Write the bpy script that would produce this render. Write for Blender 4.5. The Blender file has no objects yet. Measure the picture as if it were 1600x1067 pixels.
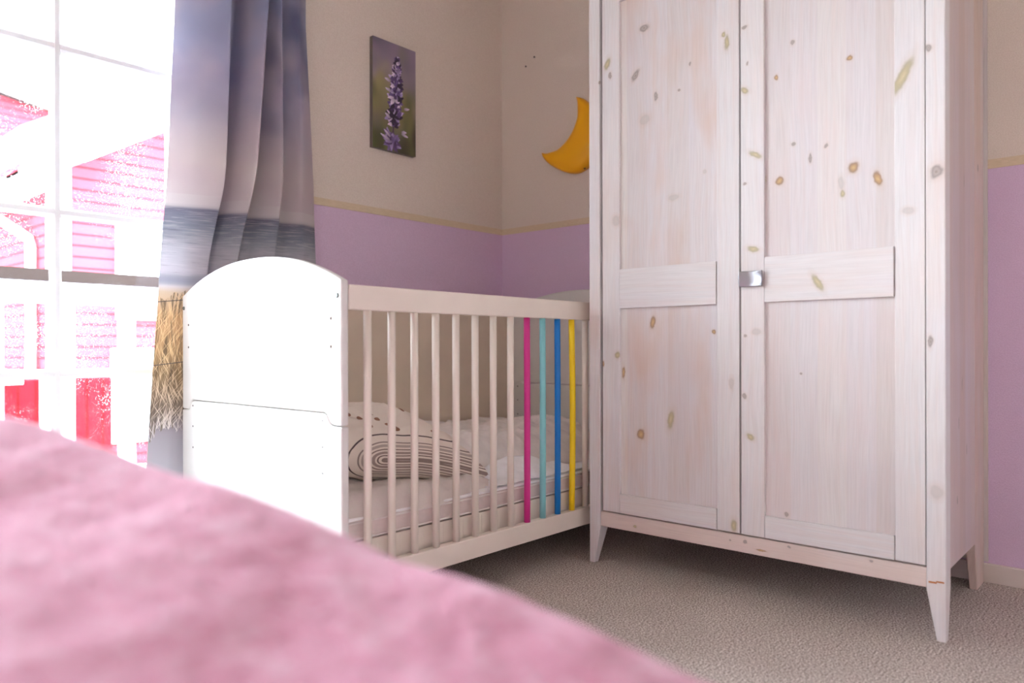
import bpy, bmesh, math, random
from mathutils import Vector, Matrix, noise
C = bpy.context.scene
COL = C.collection
PI = math.pi
random.seed(7)

# ------------------------------------------------------------ camera, sky, exposure
YAW = math.radians(41.48)
cam = bpy.data.cameras.new('camera'); camo = bpy.data.objects.new('camera', cam); COL.objects.link(camo)
camo.location = (0, 0, 0.70)
camo.rotation_euler = (PI/2, math.radians(0.1), YAW - PI/2)
cam.sensor_width = 36; cam.sensor_fit = 'HORIZONTAL'
cam.lens = 36*1166/1600
cam.shift_y = 10.2/1600
cam.clip_start = 0.02
cam.dof.use_dof = True; cam.dof.focus_distance = 2.35; cam.dof.aperture_fstop = 2.0
C.camera = camo

W = bpy.data.worlds.new('sky'); C.world = W; W.use_nodes = True
bg = W.node_tree.nodes['Background']
bg.inputs[0].default_value = (0.89, 0.98, 1.06, 1); bg.inputs[1].default_value = 14.0
C.view_settings.view_transform = 'Standard'; C.view_settings.look = 'None'
C.view_settings.gamma = 1; C.view_settings.use_curve_mapping = False
C.view_settings.exposure = 1.60
try:
    C.cycles.max_bounces = 14; C.cycles.diffuse_bounces = 8; C.cycles.transparent_max_bounces = 16
    C.cycles.sample_clamp_indirect = 8
except Exception: pass

def portal(name, loc, rot, sx, sy):
    l = bpy.data.lights.new(name, 'AREA'); l.shape = 'RECTANGLE'; l.size = sx; l.size_y = sy
    l.cycles.is_portal = True
    o = bpy.data.objects.new(name, l); COL.objects.link(o); o.location = loc; o.rotation_euler = rot
portal('window_portal', (-0.52, 2.50, 1.01), (-PI/2, 0, 0), 3.3, 1.95)

# ------------------------------------------------------------ helpers
def s2l(c):
    return tuple(((v/255)/12.92 if v/255 <= .04045 else ((v/255+.055)/1.055)**2.4) for v in c) + (1.0,)
def link(name, me, parent=None, mat=None):
    o = bpy.data.objects.new(name, me); COL.objects.link(o)
    if parent is not None: o.parent = parent
    if mat is not None: me.materials.append(mat)
    return o
def obj(name, bm, mat, parent=None, bevel=0, seg=2, smooth=False, angle=35):
    bmesh.ops.recalc_face_normals(bm, faces=bm.faces[:])
    me = bpy.data.meshes.new(name); bm.to_mesh(me); bm.free()
    if smooth:
        for p in me.polygons: p.use_smooth = True
    o = link(name, me, parent, mat)
    if bevel:
        m = o.modifiers.new('bevel', 'BEVEL'); m.width = bevel; m.segments = seg; m.limit_method = 'ANGLE'
        m.angle_limit = math.radians(angle)
    return o
def tag(o, label, cat, group=None, kind=None):
    if label: o['label'] = label
    if cat: o['category'] = cat
    if group: o['group'] = group
    if kind: o['kind'] = kind
    return o
def thing(name, label, cat, loc=(0, 0, 0), group=None):
    o = bpy.data.objects.new(name, None); COL.objects.link(o); o.location = loc; o.empty_display_size = .05
    return tag(o, label, cat, group)
def struct(o):
    o['kind'] = 'structure'; return o
def bx(x0, x1, y0, y1, z0, z1, bm=None):
    bm = bm or bmesh.new()
    v = [bm.verts.new((x, y, z)) for x in (x0, x1) for y in (y0, y1) for z in (z0, z1)]
    for f in ((0,1,3,2),(4,6,7,5),(0,4,5,1),(2,3,7,6),(0,2,6,4),(1,5,7,3)): bm.faces.new([v[i] for i in f])
    return bm
def prism_x(poly, x0, x1, bm=None):
    bm = bm or bmesh.new()
    a = [bm.verts.new((x0, y, z)) for y, z in poly]; b = [bm.verts.new((x1, y, z)) for y, z in poly]
    n = len(poly)
    bm.faces.new(a); bm.faces.new(b[::-1])
    for i in range(n): bm.faces.new((a[i], b[i], b[(i+1) % n], a[(i+1) % n]))
    return bm
def prism_y(poly, y0, y1, bm=None):
    bm = bm or bmesh.new()
    a = [bm.verts.new((x, y0, z)) for x, z in poly]; b = [bm.verts.new((x, y1, z)) for x, z in poly]
    n = len(poly)
    bm.faces.new(a); bm.faces.new(b[::-1])
    for i in range(n): bm.faces.new((a[i], b[i], b[(i+1) % n], a[(i+1) % n]))
    return bm
def tube(pts, r, n=12, bm=None, cap=True):
    bm = bm or bmesh.new(); rings = []
    pts = [Vector(p) for p in pts]
    for i, p in enumerate(pts):
        d = (pts[min(i+1, len(pts)-1)] - pts[max(i-1, 0)]).normalized()
        a = d.cross(Vector((1, 0, 0))) if abs(d.x) < .8 else d.cross(Vector((0, 0, 1)))
        a.normalize(); b = d.cross(a)
        rr = r[i] if isinstance(r, (list, tuple)) else r
        rings.append([bm.verts.new(p + rr*(math.cos(2*PI*k/n)*a + math.sin(2*PI*k/n)*b)) for k in range(n)])
    for A, B in zip(rings, rings[1:]):
        for k in range(n): bm.faces.new((A[k], A[(k+1) % n], B[(k+1) % n], B[k]))
    if cap: bm.faces.new(rings[0]); bm.faces.new(rings[-1])
    return bm
def grid(fn, nu, nv, bm=None, uvfn=None, closed=False):
    bm = bm or bmesh.new()
    V = [[bm.verts.new(fn(i/nu, j/nv)) for j in range(nv+1)] for i in range(nu+1)]
    uv = bm.loops.layers.uv.verify() if uvfn else None
    for i in range(nu):
        for j in range(nv):
            f = bm.faces.new((V[i][j], V[i+1][j], V[i+1][j+1], V[i][j+1]))
            if uvfn:
                for l, (a, b) in zip(f.loops, ((i, j), (i+1, j), (i+1, j+1), (i, j+1))): l[uv].uv = uvfn(a/nu, b/nv)
    return bm
def lerp_tab(tab, t):
    if t <= tab[0][0]: return tab[0][1]
    for (a, va), (b, vb) in zip(tab, tab[1:]):
        if t <= b: return va + (vb-va)*(t-a)/(b-a)
    return tab[-1][1]

# ------------------------------------------------------------ materials
class NT:
    def __init__(s, name):
        s.m = bpy.data.materials.new(name); s.m.use_nodes = True; s.t = s.m.node_tree
        s.p = s.t.nodes['Principled BSDF']; s.out = s.t.nodes['Material Output']
    def n(s, typ, **kw):
        nd = s.t.nodes.new(typ)
        for k, v in kw.items():
            if k.startswith('i_'):
                key = k[2:]; key = int(key) if key.isdigit() else key.replace('_', ' ')
                if hasattr(v, 'is_linked'): s.t.links.new(v, nd.inputs[key])
                else: nd.inputs[key].default_value = v
            else: setattr(nd, k, v)
        return nd
    def l(s, a, b): s.t.links.new(a, b)
    def math(s, op, a, b=0.0, c=None, clamp=False):
        kw = {'i_0': a, 'i_1': b}
        if c is not None: kw['i_2'] = c
        nd = s.n('ShaderNodeMath', operation=op, **kw); nd.use_clamp = clamp; return nd.outputs[0]
    def coord(s, which='Object'): return s.n('ShaderNodeTexCoord').outputs[which]
    def noise(s, vec, scale, detail=3, rough=.5, dist=0):
        return s.n('ShaderNodeTexNoise', i_Vector=vec, i_Scale=scale, i_Detail=detail, i_Roughness=rough, i_Distortion=dist).outputs['Fac']
    def map(s, vec, scale=(1,1,1), loc=(0,0,0), rot=(0,0,0)):
        return s.n('ShaderNodeMapping', i_Vector=vec, i_Scale=scale, i_Location=loc, i_Rotation=rot).outputs[0]
    def ramp(s, fac, stops, interp='LINEAR'):
        r = s.n('ShaderNodeValToRGB', i_Fac=fac); cr = r.color_ramp; cr.interpolation = interp
        while len(cr.elements) < len(stops): cr.elements.new(.5)
        for e, (p, c) in zip(cr.elements, stops):
            e.position = p; e.color = c if len(c) == 4 else s2l(c)
        return r.outputs[0]
    def mix(s, fac, a, b, blend='MIX'):
        nd = s.t.nodes.new('ShaderNodeMix'); nd.data_type = 'RGBA'; nd.blend_type = blend
        for idx, v in ((0, fac), (6, a), (7, b)):
            if hasattr(v, 'is_linked'): s.l(v, nd.inputs[idx])
            else: nd.inputs[idx].default_value = v
        return nd.outputs[2]
    def bump(s, h, strength, dist):
        b = s.n('ShaderNodeBump', i_Height=h, i_Strength=strength, i_Distance=dist); s.l(b.outputs[0], s.p.inputs['Normal'])
def flat(name, rgb, rough=.5, metal=0, **kw):
    t = NT(name); t.p.inputs['Base Color'].default_value = s2l(rgb)
    t.p.inputs['Roughness'].default_value = rough; t.p.inputs['Metallic'].default_value = metal
    for k, v in kw.items(): t.p.inputs[k.replace('_', ' ')].default_value = v
    return t.m

def painted(name, rgb, rough=.35, wear=None):
    t = NT(name); co = t.coord()
    n = t.noise(co, 9, 3); c = t.ramp(n, [(.3, tuple(v*.975 for v in rgb)), (.7, rgb)])
    if wear:
        w = t.noise(t.map(co, (3, 3, 18)), 14, 5, .7)
        c = t.mix(t.math('GREATER_THAN', w, .735), c, s2l(wear))
    t.l(c, t.p.inputs['Base Color']); t.p.inputs['Roughness'].default_value = rough
    t.bump(t.noise(co, 60, 2), .05, .002)
    return t.m

def wood(name, grain='v', knots=(), base=(220, 219, 219), seed=0.0, stave=.072, rough=.55, warm=(224, 200, 184), warm_amt=.28):
    """white-washed pine; grain 'v' runs up, 'h' runs along the board"""
    t = NT(name); co = t.coord()
    sp = t.n('ShaderNodeSeparateXYZ', i_0=co)
    u = t.math('SUBTRACT', sp.outputs[0], sp.outputs[1]); z = sp.outputs[2]
    P = t.n('ShaderNodeCombineXYZ', i_0=u, i_1=z, i_2=seed).outputs[0]
    sc = (1, .028, 1) if grain == 'v' else (.028, 1, 1)
    wob = t.n('ShaderNodeTexNoise', i_Vector=t.map(P, (3, .8, 1) if grain == 'v' else (.8, 3, 1)), i_Scale=2.0, i_Detail=2.0)
    Pw = t.n('ShaderNodeVectorMath', operation='MULTIPLY_ADD', i_0=wob.outputs['Color'], i_1=(.05, .05, 0), i_2=P).outputs[0]
    fine = t.noise(t.map(Pw, sc, (seed, seed*1.7, 0)), 260, 4, .6)
    ring = t.noise(t.map(Pw, sc, (seed*3, 0, 0)), 70, 3, .5)
    broad = t.noise(t.map(P, (1, .3, 1) if grain == 'v' else (.3, 1, 1), (seed, 5, 0)), 7, 3, .55)
    c = t.ramp(fine, [(.3, tuple(v*.962 for v in base)), (.5, base), (.72, tuple(min(255, v*1.025) for v in base))])
    c = t.mix(t.math('MULTIPLY', t.ramp(ring, [(.45, (0,0,0,1)), (.7, (1,1,1,1))]), .25), c, s2l((216, 196, 188)))
    c = t.mix(t.math('MULTIPLY', t.ramp(broad, [(.48, (0,0,0,1)), (.72, (1,1,1,1))]), warm_amt), c, s2l(warm))
    cool = t.noise(t.map(P, (1, .25, 1) if grain == 'v' else (.25, 1, 1), (seed+9, 2, 0)), 9, 2, .5)
    c = t.mix(t.math('MULTIPLY', t.ramp(cool, [(.5, (0,0,0,1)), (.75, (1,1,1,1))]), .4), c, s2l((214, 214, 222)))
    if stave:
        cell = t.math('FLOOR', t.math('DIVIDE', t.math('ADD', u if grain == 'v' else z, seed*.013+3), stave))
        wn = t.n('ShaderNodeTexWhiteNoise', noise_dimensions='1D', i_W=cell).outputs[0]
        c = t.mix(1.0, c, t.ramp(wn, [(0, (244, 238, 234)), (.5, (250, 248, 250)), (1, (255, 252, 246))]), 'MULTIPLY')
    if knots:
        kd = t.n('ShaderNodeTexNoise', i_Vector=P, i_Scale=55.0, i_Detail=2.0)
        Pk = t.n('ShaderNodeVectorMath', operation='MULTIPLY_ADD', i_0=kd.outputs['Color'], i_1=(.010, .010, 0), i_2=P).outputs[0]
        Pk = t.n('ShaderNodeVectorMath', operation='SUBTRACT', i_0=Pk, i_1=(.005, .005, seed)).outputs[0]
        groups = {}
        for (ky, kz, a, b, ang, typ) in knots:
            mp = t.n('ShaderNodeMapping', vector_type='TEXTURE', i_Vector=Pk, i_Location=(-ky, kz, 0),
                     i_Rotation=(0, 0, -math.radians(ang)), i_Scale=(a*1.15, b*1.15, 1)).outputs[0]
            ln = t.n('ShaderNodeVectorMath', operation='LENGTH', i_0=mp).outputs['Value']
            groups[typ] = ln if typ not in groups else t.math('MINIMUM', groups[typ], ln)
        tones = {'g': [(0, (134, 122, 114)), (.3, (170, 160, 154)), (.6, (138, 130, 126)), (1, (186, 178, 174))],
                 'b': [(0, (204, 172, 112)), (.35, (180, 140, 78)), (.62, (142, 108, 66)), (1, (206, 190, 170))],
                 'o': [(0, (204, 190, 146)), (.4, (176, 166, 120)), (.65, (168, 162, 130)), (1, (204, 202, 188))],
                 'f': [(0, (198, 194, 190)), (.6, (186, 186, 184)), (.8, (178, 176, 174)), (1, (205, 198, 196))]}
        for typ, ln in groups.items():
            kc = t.ramp(ln, [(p, q) for p, q in tones[typ]])
            mask = t.ramp(ln, [(0, (1,1,1,1)), (.62, (.9,.9,.9,1)), (1.0, (0,0,0,1))])
            halo = t.ramp(t.math('MULTIPLY', ln, .5), [(.35, (.35,.35,.35,1)), (.8, (0,0,0,1))])
            c = t.mix(halo, c, s2l((204, 186, 172)))
            c = t.mix(t.math('MULTIPLY', mask, .5 if typ == 'f' else .85), c, kc)
    t.l(c, t.p.inputs['Base Color']); t.p.inputs['Roughness'].default_value = rough
    t.bump(fine, .12, .001)
    return t.m

M = {}
M['white_paint'] = painted('white_crib_paint', (220, 220, 217), .32, None)
M['cream_paint'] = painted('cream_rail_paint', (234, 226, 214), .35, (170, 135, 110))
def glowing_bar():
    t = NT('white_glowing_glazing_bar'); t.p.inputs['Base Color'].default_value = s2l((248, 249, 250)); t.p.inputs['Roughness'].default_value = .4
    tl = t.n('ShaderNodeBsdfTranslucent', i_Color=(.84, .94, 1, 1)); mx = t.n('ShaderNodeMixShader', i_0=.08)  # bluish translucency added so bars and frame glow with light from outside
    t.l(t.p.outputs[0], mx.inputs[1]); t.l(tl.outputs[0], mx.inputs[2]); t.l(mx.outputs[0], t.out.inputs[0]); return t.m
M['white_gloss'] = glowing_bar()
M['steel'] = flat('brushed_steel', (170, 170, 176), .38, 1)
M['dull_bolt'] = flat('dull_bolt_metal', (96, 98, 96), .5, .6)
M['dark_hole'] = flat('dark_hole', (50, 40, 34), .8)
M['brass'] = flat('brass_insert', (120, 84, 60), .6, .3)
M['pink_sleeve'] = flat('magenta_plastic', (206, 48, 138), .4)
M['aqua_sleeve'] = flat('aqua_plastic', (130, 200, 205), .4)
M['blue_sleeve'] = flat('blue_plastic', (0, 116, 196), .4)
M['yellow_sleeve'] = flat('yellow_plastic', (242, 208, 14), .4)
M['black'] = flat('dark_nail', (40, 34, 30), .6)

def wallpaper():
    t = NT('two_tone_wallpaper'); co = t.coord('Object')
    z = t.n('ShaderNodeSeparateXYZ', i_0=co).outputs[2]
    f = t.noise(co, 300, 2); a = t.ramp(f, [(.35, (218, 208, 196)), (.65, (227, 218, 207))])
    b = t.ramp(f, [(.35, (214, 188, 216)), (.65, (222, 198, 225))])
    t.l(t.mix(t.math('GREATER_THAN', z, 1.232), b, a), t.p.inputs['Base Color'])
    t.p.inputs['Roughness'].default_value = .75
    v = t.n('ShaderNodeTexVoronoi', i_Vector=co, i_Scale=220.0).outputs['Distance']
    t.bump(v, .35, .0015)
    return t.m
M['wallpaper'] = wallpaper()
M['plain_wall'] = flat('plain_wall', (226, 222, 218), .8)
M['ceiling'] = flat('ceiling_paint', (226, 218, 208), .9)
M['baseboard'] = flat('baseboard_paint', (216, 208, 200), .45)
def border():
    t = NT('cream_border_paper'); co = t.coord()
    t.l(t.ramp(t.noise(t.map(co, (4, 4, 60)), 12, 3), [(.4, (212, 196, 166)), (.65, (222, 206, 180))]), t.p.inputs['Base Color'])
    t.p.inputs['Roughness'].default_value = .7
    return t.m
M['border'] = border()
def carpet():
    t = NT('beige_loop_carpet'); co = t.coord()
    n1 = t.noise(co, 210, 4, .85); n2 = t.noise(t.map(co, (1, 1, 1)), 6, 3)
    n3 = t.noise(t.map(co, (60, 260, 60), rot=(0, 0, .6)), 1.5, 2)
    c = t.ramp(n1, [(.40, (78, 66, 60)), (.5, (186, 174, 164)), (.58, (255, 252, 246))])
    c = t.mix(t.math('MULTIPLY', n3, .35), c, s2l((160, 148, 138)))
    c = t.mix(t.math('MULTIPLY', t.ramp(n2, [(.4, (0,0,0,1)), (.7, (1,1,1,1))]), .18), c, s2l((146, 136, 126)))
    t.l(c, t.p.inputs['Base Color']); t.p.inputs['Roughness'].default_value = 1
    t.bump(n1, .35, .002)
    return t.m
M['carpet'] = carpet()
def cloth(name, rgb, rgb2=None, scale=20, bump=.3, rough=.85, sheen=.2):
    t = NT(name); co = t.coord()
    rgb2 = rgb2 or tuple(v*.96 for v in rgb)
    t.l(t.ramp(t.noise(co, scale, 4), [(.35, rgb2), (.65, rgb)]), t.p.inputs['Base Color'])
    t.p.inputs['Roughness'].default_value = rough; t.p.inputs['Sheen Weight'].default_value = sheen
    t.bump(t.noise(co, 26, 5, .6), bump, .012)
    return t.m
M['sheet'] = cloth('white_cotton', (240, 234, 230)); M['bright_sheet'] = cloth('bleached_cotton', (252, 253, 254), bump=.15)
M['pad'] = cloth('quilted_white_cotton', (226, 218, 212), scale=12, bump=.5)
M['mattress'] = cloth('pinkish_mattress_ticking', (224, 210, 206), scale=40, bump=.25)
M['piping'] = flat('mattress_piping', (238, 232, 228), .7)
def fleece():
    t = NT('pink_fleece'); co = t.coord()
    a = t.noise(co, 34, 5, .7); b = t.noise(co, 150, 3, .7)
    c = t.ramp(a, [(.32, (216, 116, 160)), (.5, (234, 142, 182)), (.68, (248, 186, 214))])
    c = t.mix(t.math('MULTIPLY', b, .35), c, s2l((226, 172, 194)))
    t.l(c, t.p.inputs['Base Color']); t.p.inputs['Roughness'].default_value = 1
    t.p.inputs['Sheen Weight'].default_value = .6; t.p.inputs['Sheen Roughness'].default_value = .6
    t.bump(t.math('ADD', a, t.math('MULTIPLY', b, .5)), 1.0, .02)
    return t.m
M['fleece'] = fleece()
def glass():
    t = NT('rain_spotted_glass'); co = t.coord()
    t.t.nodes.remove(t.p)
    tr = t.n('ShaderNodeBsdfTransparent'); gl = t.n('ShaderNodeBsdfGlossy', i_Roughness=.02)
    fr = t.n('ShaderNodeFresnel', i_IOR=1.45).outputs[0]
    mx = t.n('ShaderNodeMixShader', i_0=t.math('MULTIPLY', fr, .9)); t.l(tr.outputs[0], mx.inputs[1]); t.l(gl.outputs[0], mx.inputs[2])
    vo = t.n('ShaderNodeTexVoronoi', i_Vector=co, i_Scale=290.0, i_Randomness=1.0)
    sel = t.math('GREATER_THAN', t.n('ShaderNodeSeparateColor', i_0=vo.outputs['Color']).outputs[0], .55)
    dens = t.ramp(t.noise(co, 5, 3), [(.42, (.15,.15,.15,1)), (.62, (1,1,1,1))])
    d = t.math('LESS_THAN', vo.outputs['Distance'], t.math('MULTIPLY', dens, .30))
    tl = t.n('ShaderNodeBsdfTranslucent', i_Color=(1, 1, 1, 1))
    m2 = t.n('ShaderNodeMixShader', i_0=t.math('MULTIPLY', t.math('MULTIPLY', sel, d), .6))
    t.l(mx.outputs[0], m2.inputs[1]); t.l(tl.outputs[0], m2.inputs[2]); t.l(m2.outputs[0], t.out.inputs[0])
    return t.m
M['glass'] = glass()

# ------------------------------------------------------------ room shell
XB, YA, H = 2.607, 2.365, 2.42
X0, Y0 = -2.7, -1.7
struct(obj('floor', bx(X0-.1, XB+.1, Y0-.1, YA+.1, -.1, 0), M['carpet']))
struct(obj('ceiling', bx(X0-.1, XB+.1, Y0-.1, YA+.1, H, H+.1), M['ceiling']))
WX0, WX1, WZ0, WZ1 = -2.15, 1.11, .06, 1.88
bm = bx(WX1, XB+.1, YA, YA+.16, 0, H); bx(X0-.1, WX0, YA, YA+.16, 0, H, bm)
bx(WX0, WX1, YA, YA+.16, 0, WZ0, bm); bx(WX0, WX1, YA, YA+.16, WZ1, H, bm)
struct(obj('wall_left', bm, M['wallpaper']))
struct(obj('wall_right', bx(XB, XB+.1, Y0-.1, YA, 0, H), M['wallpaper']))
struct(obj('wall_back', bx(X0-.1, XB, Y0-.1, Y0, 0, H), M['plain_wall']))
struct(obj('wall_side', bx(X0-.1, X0, Y0, YA, 0, H), M['plain_wall']))
struct(obj('baseboard_right', bx(XB-.014, XB, Y0, YA-.014, 0, .057), M['baseboard'], bevel=.003))
struct(obj('baseboard_left', bx(WX1+.06, XB, YA-.014, YA, 0, .057), M['baseboard'], bevel=.003))
struct(obj('trim_1', bx(WX1+.06, XB, YA-.003, YA, 1.231, 1.258), M['border']))
struct(obj('trim_2', bx(XB-.003, XB, Y0, YA-.003, 1.231, 1.258), M['border']))

def window(name, x0, x1, z0, z1, y, vx, hz, parent_axis='y'):
    r = thing(name, None, None, ((x0+x1)/2, y, z0)); r['kind'] = 'structure'
    cx, w = (x0+x1)/2, (x1-x0)/2; h = z1-z0; e = .04
    bm = bx(-w, -w+e, -.03, .05, 0, h); bx(w-e, w, -.03, .05, 0, h, bm); bx(-w+e, w-e, -.03, .05, 0, e+.03, bm); bx(-w+e, w-e, -.03, .05, h-e, h, bm)
    obj('window_frame', bm, M['white_gloss'], r, bevel=.004)
    for i, x in enumerate(vx):
        ww, dy = (.05, .03) if x in (-.10, -1.11) else (.0135, .0135)
        obj('muntin', prism_z(x-cx, ww, dy, .06, h-.03), M['white_gloss'], r, smooth=False)
    for z in hz:
        a = [(-.014, -.002), (-.006, -.012), (.006, -.012), (.014, -.002), (.014, .016), (-.014, .016)]
        bm = bmesh.new(); A = [bm.verts.new((-w+e, q, z-z0+p)) for p, q in a]; B = [bm.verts.new((w-e, q, z-z0+p)) for p, q in a]
        bm.faces.new(A); bm.faces.new(B[::-1])
        for i in range(6): bm.faces.new((A[i], B[i], B[(i+1) % 6], A[(i+1) % 6]))
        obj('muntin', bm, M['white_gloss'], r)
    obj('pane', bx(-w+e, w-e, .004, .008, .05, h-e), M['glass'], r)
    return r
def prism_z(x, hw, dy, z0, z1):
    a = [(x-hw, -.002), (x-hw*.45, -dy), (x+hw*.45, -dy), (x+hw, -.002), (x+hw, .016), (x-hw, .016)]
    bm = bmesh.new(); A = [bm.verts.new((p, q, z0)) for p, q in a]; B = [bm.verts.new((p, q, z1)) for p, q in a]
    bm.faces.new(A); bm.faces.new(B[::-1])
    for i in range(6): bm.faces.new((A[i], B[i], B[(i+1) % 6], A[(i+1) % 6]))
    return bm
window('window_1', WX0, WX1, WZ0, WZ1, YA+.04, [.74, .405, .07, -.10, -.27, -.605, -.94, -1.11, -1.28, -1.615, -1.95], [.158, .628, 1.093, 1.568])

# ------------------------------------------------------------ outside
M['red_siding'] = None
def siding(name, rgb, vertical=False):
    t = NT(name); co = t.coord(); sp = t.n('ShaderNodeSeparateXYZ', i_0=co)
    v = t.math('ADD', sp.outputs[0], sp.outputs[1]) if vertical else sp.outputs[2]
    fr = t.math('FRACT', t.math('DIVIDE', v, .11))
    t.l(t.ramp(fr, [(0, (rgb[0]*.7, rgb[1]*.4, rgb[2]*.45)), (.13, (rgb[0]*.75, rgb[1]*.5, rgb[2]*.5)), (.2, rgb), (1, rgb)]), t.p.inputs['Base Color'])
    t.p.inputs['Roughness'].default_value = .9; t.p.inputs['Specular IOR Level'].default_value = .03; t.bump(fr, .4, .01)
    return t.m
M['red_siding'] = siding('red_horizontal_siding', (134, 50, 60))
M['red_planks'] = siding('red_vertical_planks', (92, 10, 20), True)
M['out_white'] = flat('white_exterior_paint', (240, 240, 240), .6)
M['rail_cap'] = flat('weathered_grey_cap', (44, 38, 35), .9, Specular_IOR_Level=.03)
def tiles():
    t = NT('grey_roof_tiles'); co = t.coord()
    t.l(t.ramp(t.noise(co, 7, 4, .7), [(.35, (44, 52, 64)), (.65, (96, 94, 86))]), t.p.inputs['Base Color']); t.p.inputs['Specular IOR Level'].default_value = .05; return t.m
M['tiles'] = tiles()
M['chimney'] = flat('pale_render', (92, 94, 98), .8)
struct(obj('balcony_deck', bx(-3, 6, YA+.16, 3.9, -.12, -.02), flat('weathered_deck_boards', (96, 90, 86), .8)))
struct(obj('ground', bx(-20, 30, 3.9, 40, -.6, -.5), flat('pale_ground', (104, 106, 100), .9)))

rl = thing('balcony_railing', 'white balcony railing with a dark weathered cap outside the window', 'railing', (1.2, 3.8, 0))
obj('cap', bx(-4, 3.6, -.06, .06, 1.004, 1.054), M['rail_cap'], rl)
obj('rail', bx(-4, 3.6, -.02, .02, .904, 1.003), M['out_white'], rl)
obj('rail', bx(-4, 3.6, -.02, .02, .05, .13), M['out_white'], rl)
bal = bx(-.0375, .0375, -.012, .012, -.02, .95)
b0 = obj('baluster', bal, M['out_white'], rl)
xs = [.932, 1.214, 1.483, 1.76, 2.04, 2.32, .65, .37, .09, -.19, -.47, -.75, -1.03, -1.31]
b0.location = (xs[0]-1.2, .022, 0)
for x in xs[1:]:
    c = b0.copy(); COL.objects.link(c); c.parent = rl; c.location = (x-1.2, .022, 0)

# neighbour house: eave wall facing the left, gable wall facing the window
hs = thing('house', 'red clad house with white gable trim seen through the window', 'house', (2.45, 8.0, -.5))
zE = 2.96
def roofz(x): return 2.92 + (x)*.60
g = [(.0, 0), (.0, 2.88), (1.4, 3.72), (2.8, 2.88), (2.8, 0)]
obj('gable_wall', prism_y(g, 0, .1), M['red_siding'], hs)
obj('eave_wall', bx(-.0, .1, .1, 5, 0, 2.9), M['red_siding'], hs)
obj('corner_board', bx(-.02, .13, -.03, .0, 0, 2.95), M['out_white'], hs)
obj('corner_board', bx(-.03, -.0, -.03, .14, 0, 2.95), M['out_white'], hs)
bm = prism_y([(-.4, 2.66), (1.0, 3.52), (2.2, 4.26), (2.2, 4.64), (1.0, 3.93), (-.4, 3.04)], -.5, -.44)
obj('bargeboard', bm, M['out_white'], hs)
bm = prism_y([(-.4, 2.72), (1.0, 3.56), (2.2, 4.3), (2.2, 4.36), (1.0, 3.62), (-.4, 2.78)], -.44, 0)
obj('soffit', bm, M['out_white'], hs)
bm = prism_y([(-.42, 3.04), (1.0, 3.93), (2.2, 4.64), (2.2, 4.74), (1.0, 4.03), (-.42, 3.14)], -.52, 5)
obj('roof', bm, M['tiles'], hs)
obj('soffit', bx(-.4, 0, -.4, 5, 2.74, 2.78), M['out_white'], hs)
obj('gutter', tube([(-.46, -.5, 2.86), (-.46, 5, 2.86)], .055), M['out_white'], hs, smooth=True)
obj('downspout', tube([(-.46, 1.0, 2.84), (-.4, 1.0, 2.66), (-.06, .55, 2.3), (-.06, .5, 2.2), (-.06, .5, .1)], .045), M['out_white'], hs, smooth=True)
wn = obj('window', bx(.55, 1.3, -.05, .0, 1.5, 2.45), M['out_white'], hs)
obj('pane', bx(.86, 1.2, -.06, -.05, 1.6, 2.15), flat('house_glass', (120, 130, 140), .1), wn)
wn = obj('window', bx(.5, 1.2, -.05, .0, .25, 1.2), M['out_white'], hs)
obj('pane', bx(.6, 1.1, -.06, -.05, .35, 1.1), bpy.data.materials['house_glass'], wn)

h2 = thing('house', 'distant red gable house with white roof edge and pale chimney, behind the nearer house', 'house', (4.2, 14, -.5))
obj('gable_wall', prism_y([(-3, 0), (-3, 3.0), (-3.0, 5.6), (.15, 5.12), (.15, 0)], 0, 3), M['red_siding'], h2)
obj('bargeboard', prism_y([(-3.2, 5.7), (.3, 5.06), (.3, 5.34), (-3.2, 6.0)], -.3, -.2), M['out_white'], h2)
obj('roof', prism_y([(-3.2, 6.0), (.35, 5.3), (.35, 5.36), (-3.2, 6.07)], -.3, 3), M['tiles'], h2)
ch = obj('chimney', bx(.25, .75, .6, 1.1, 4, 5.85), M['chimney'], h2)
obj('chimney_pot', tube([(.45, .85, 5.85), (.45, .85, 6.2)], .14), M['chimney'], ch)

sh = thing('shed', 'low shed of bright red upright planks behind the balcony railing', 'shed', (1.6, 6.0, -.5))
obj('wall', bx(-1.5, .62, 0, 1.4, 0, .98), M['red_planks'], sh)
obj('roof', prism_x([(-.15, .96), (1.5, 1.1), (1.5, 1.16), (-.15, 1.02)], -1.6, .0), M['out_white'], sh)
obj('corner_board', bx(.14, .26, -.03, 0, 0, .98), M['out_white'], sh)

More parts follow.
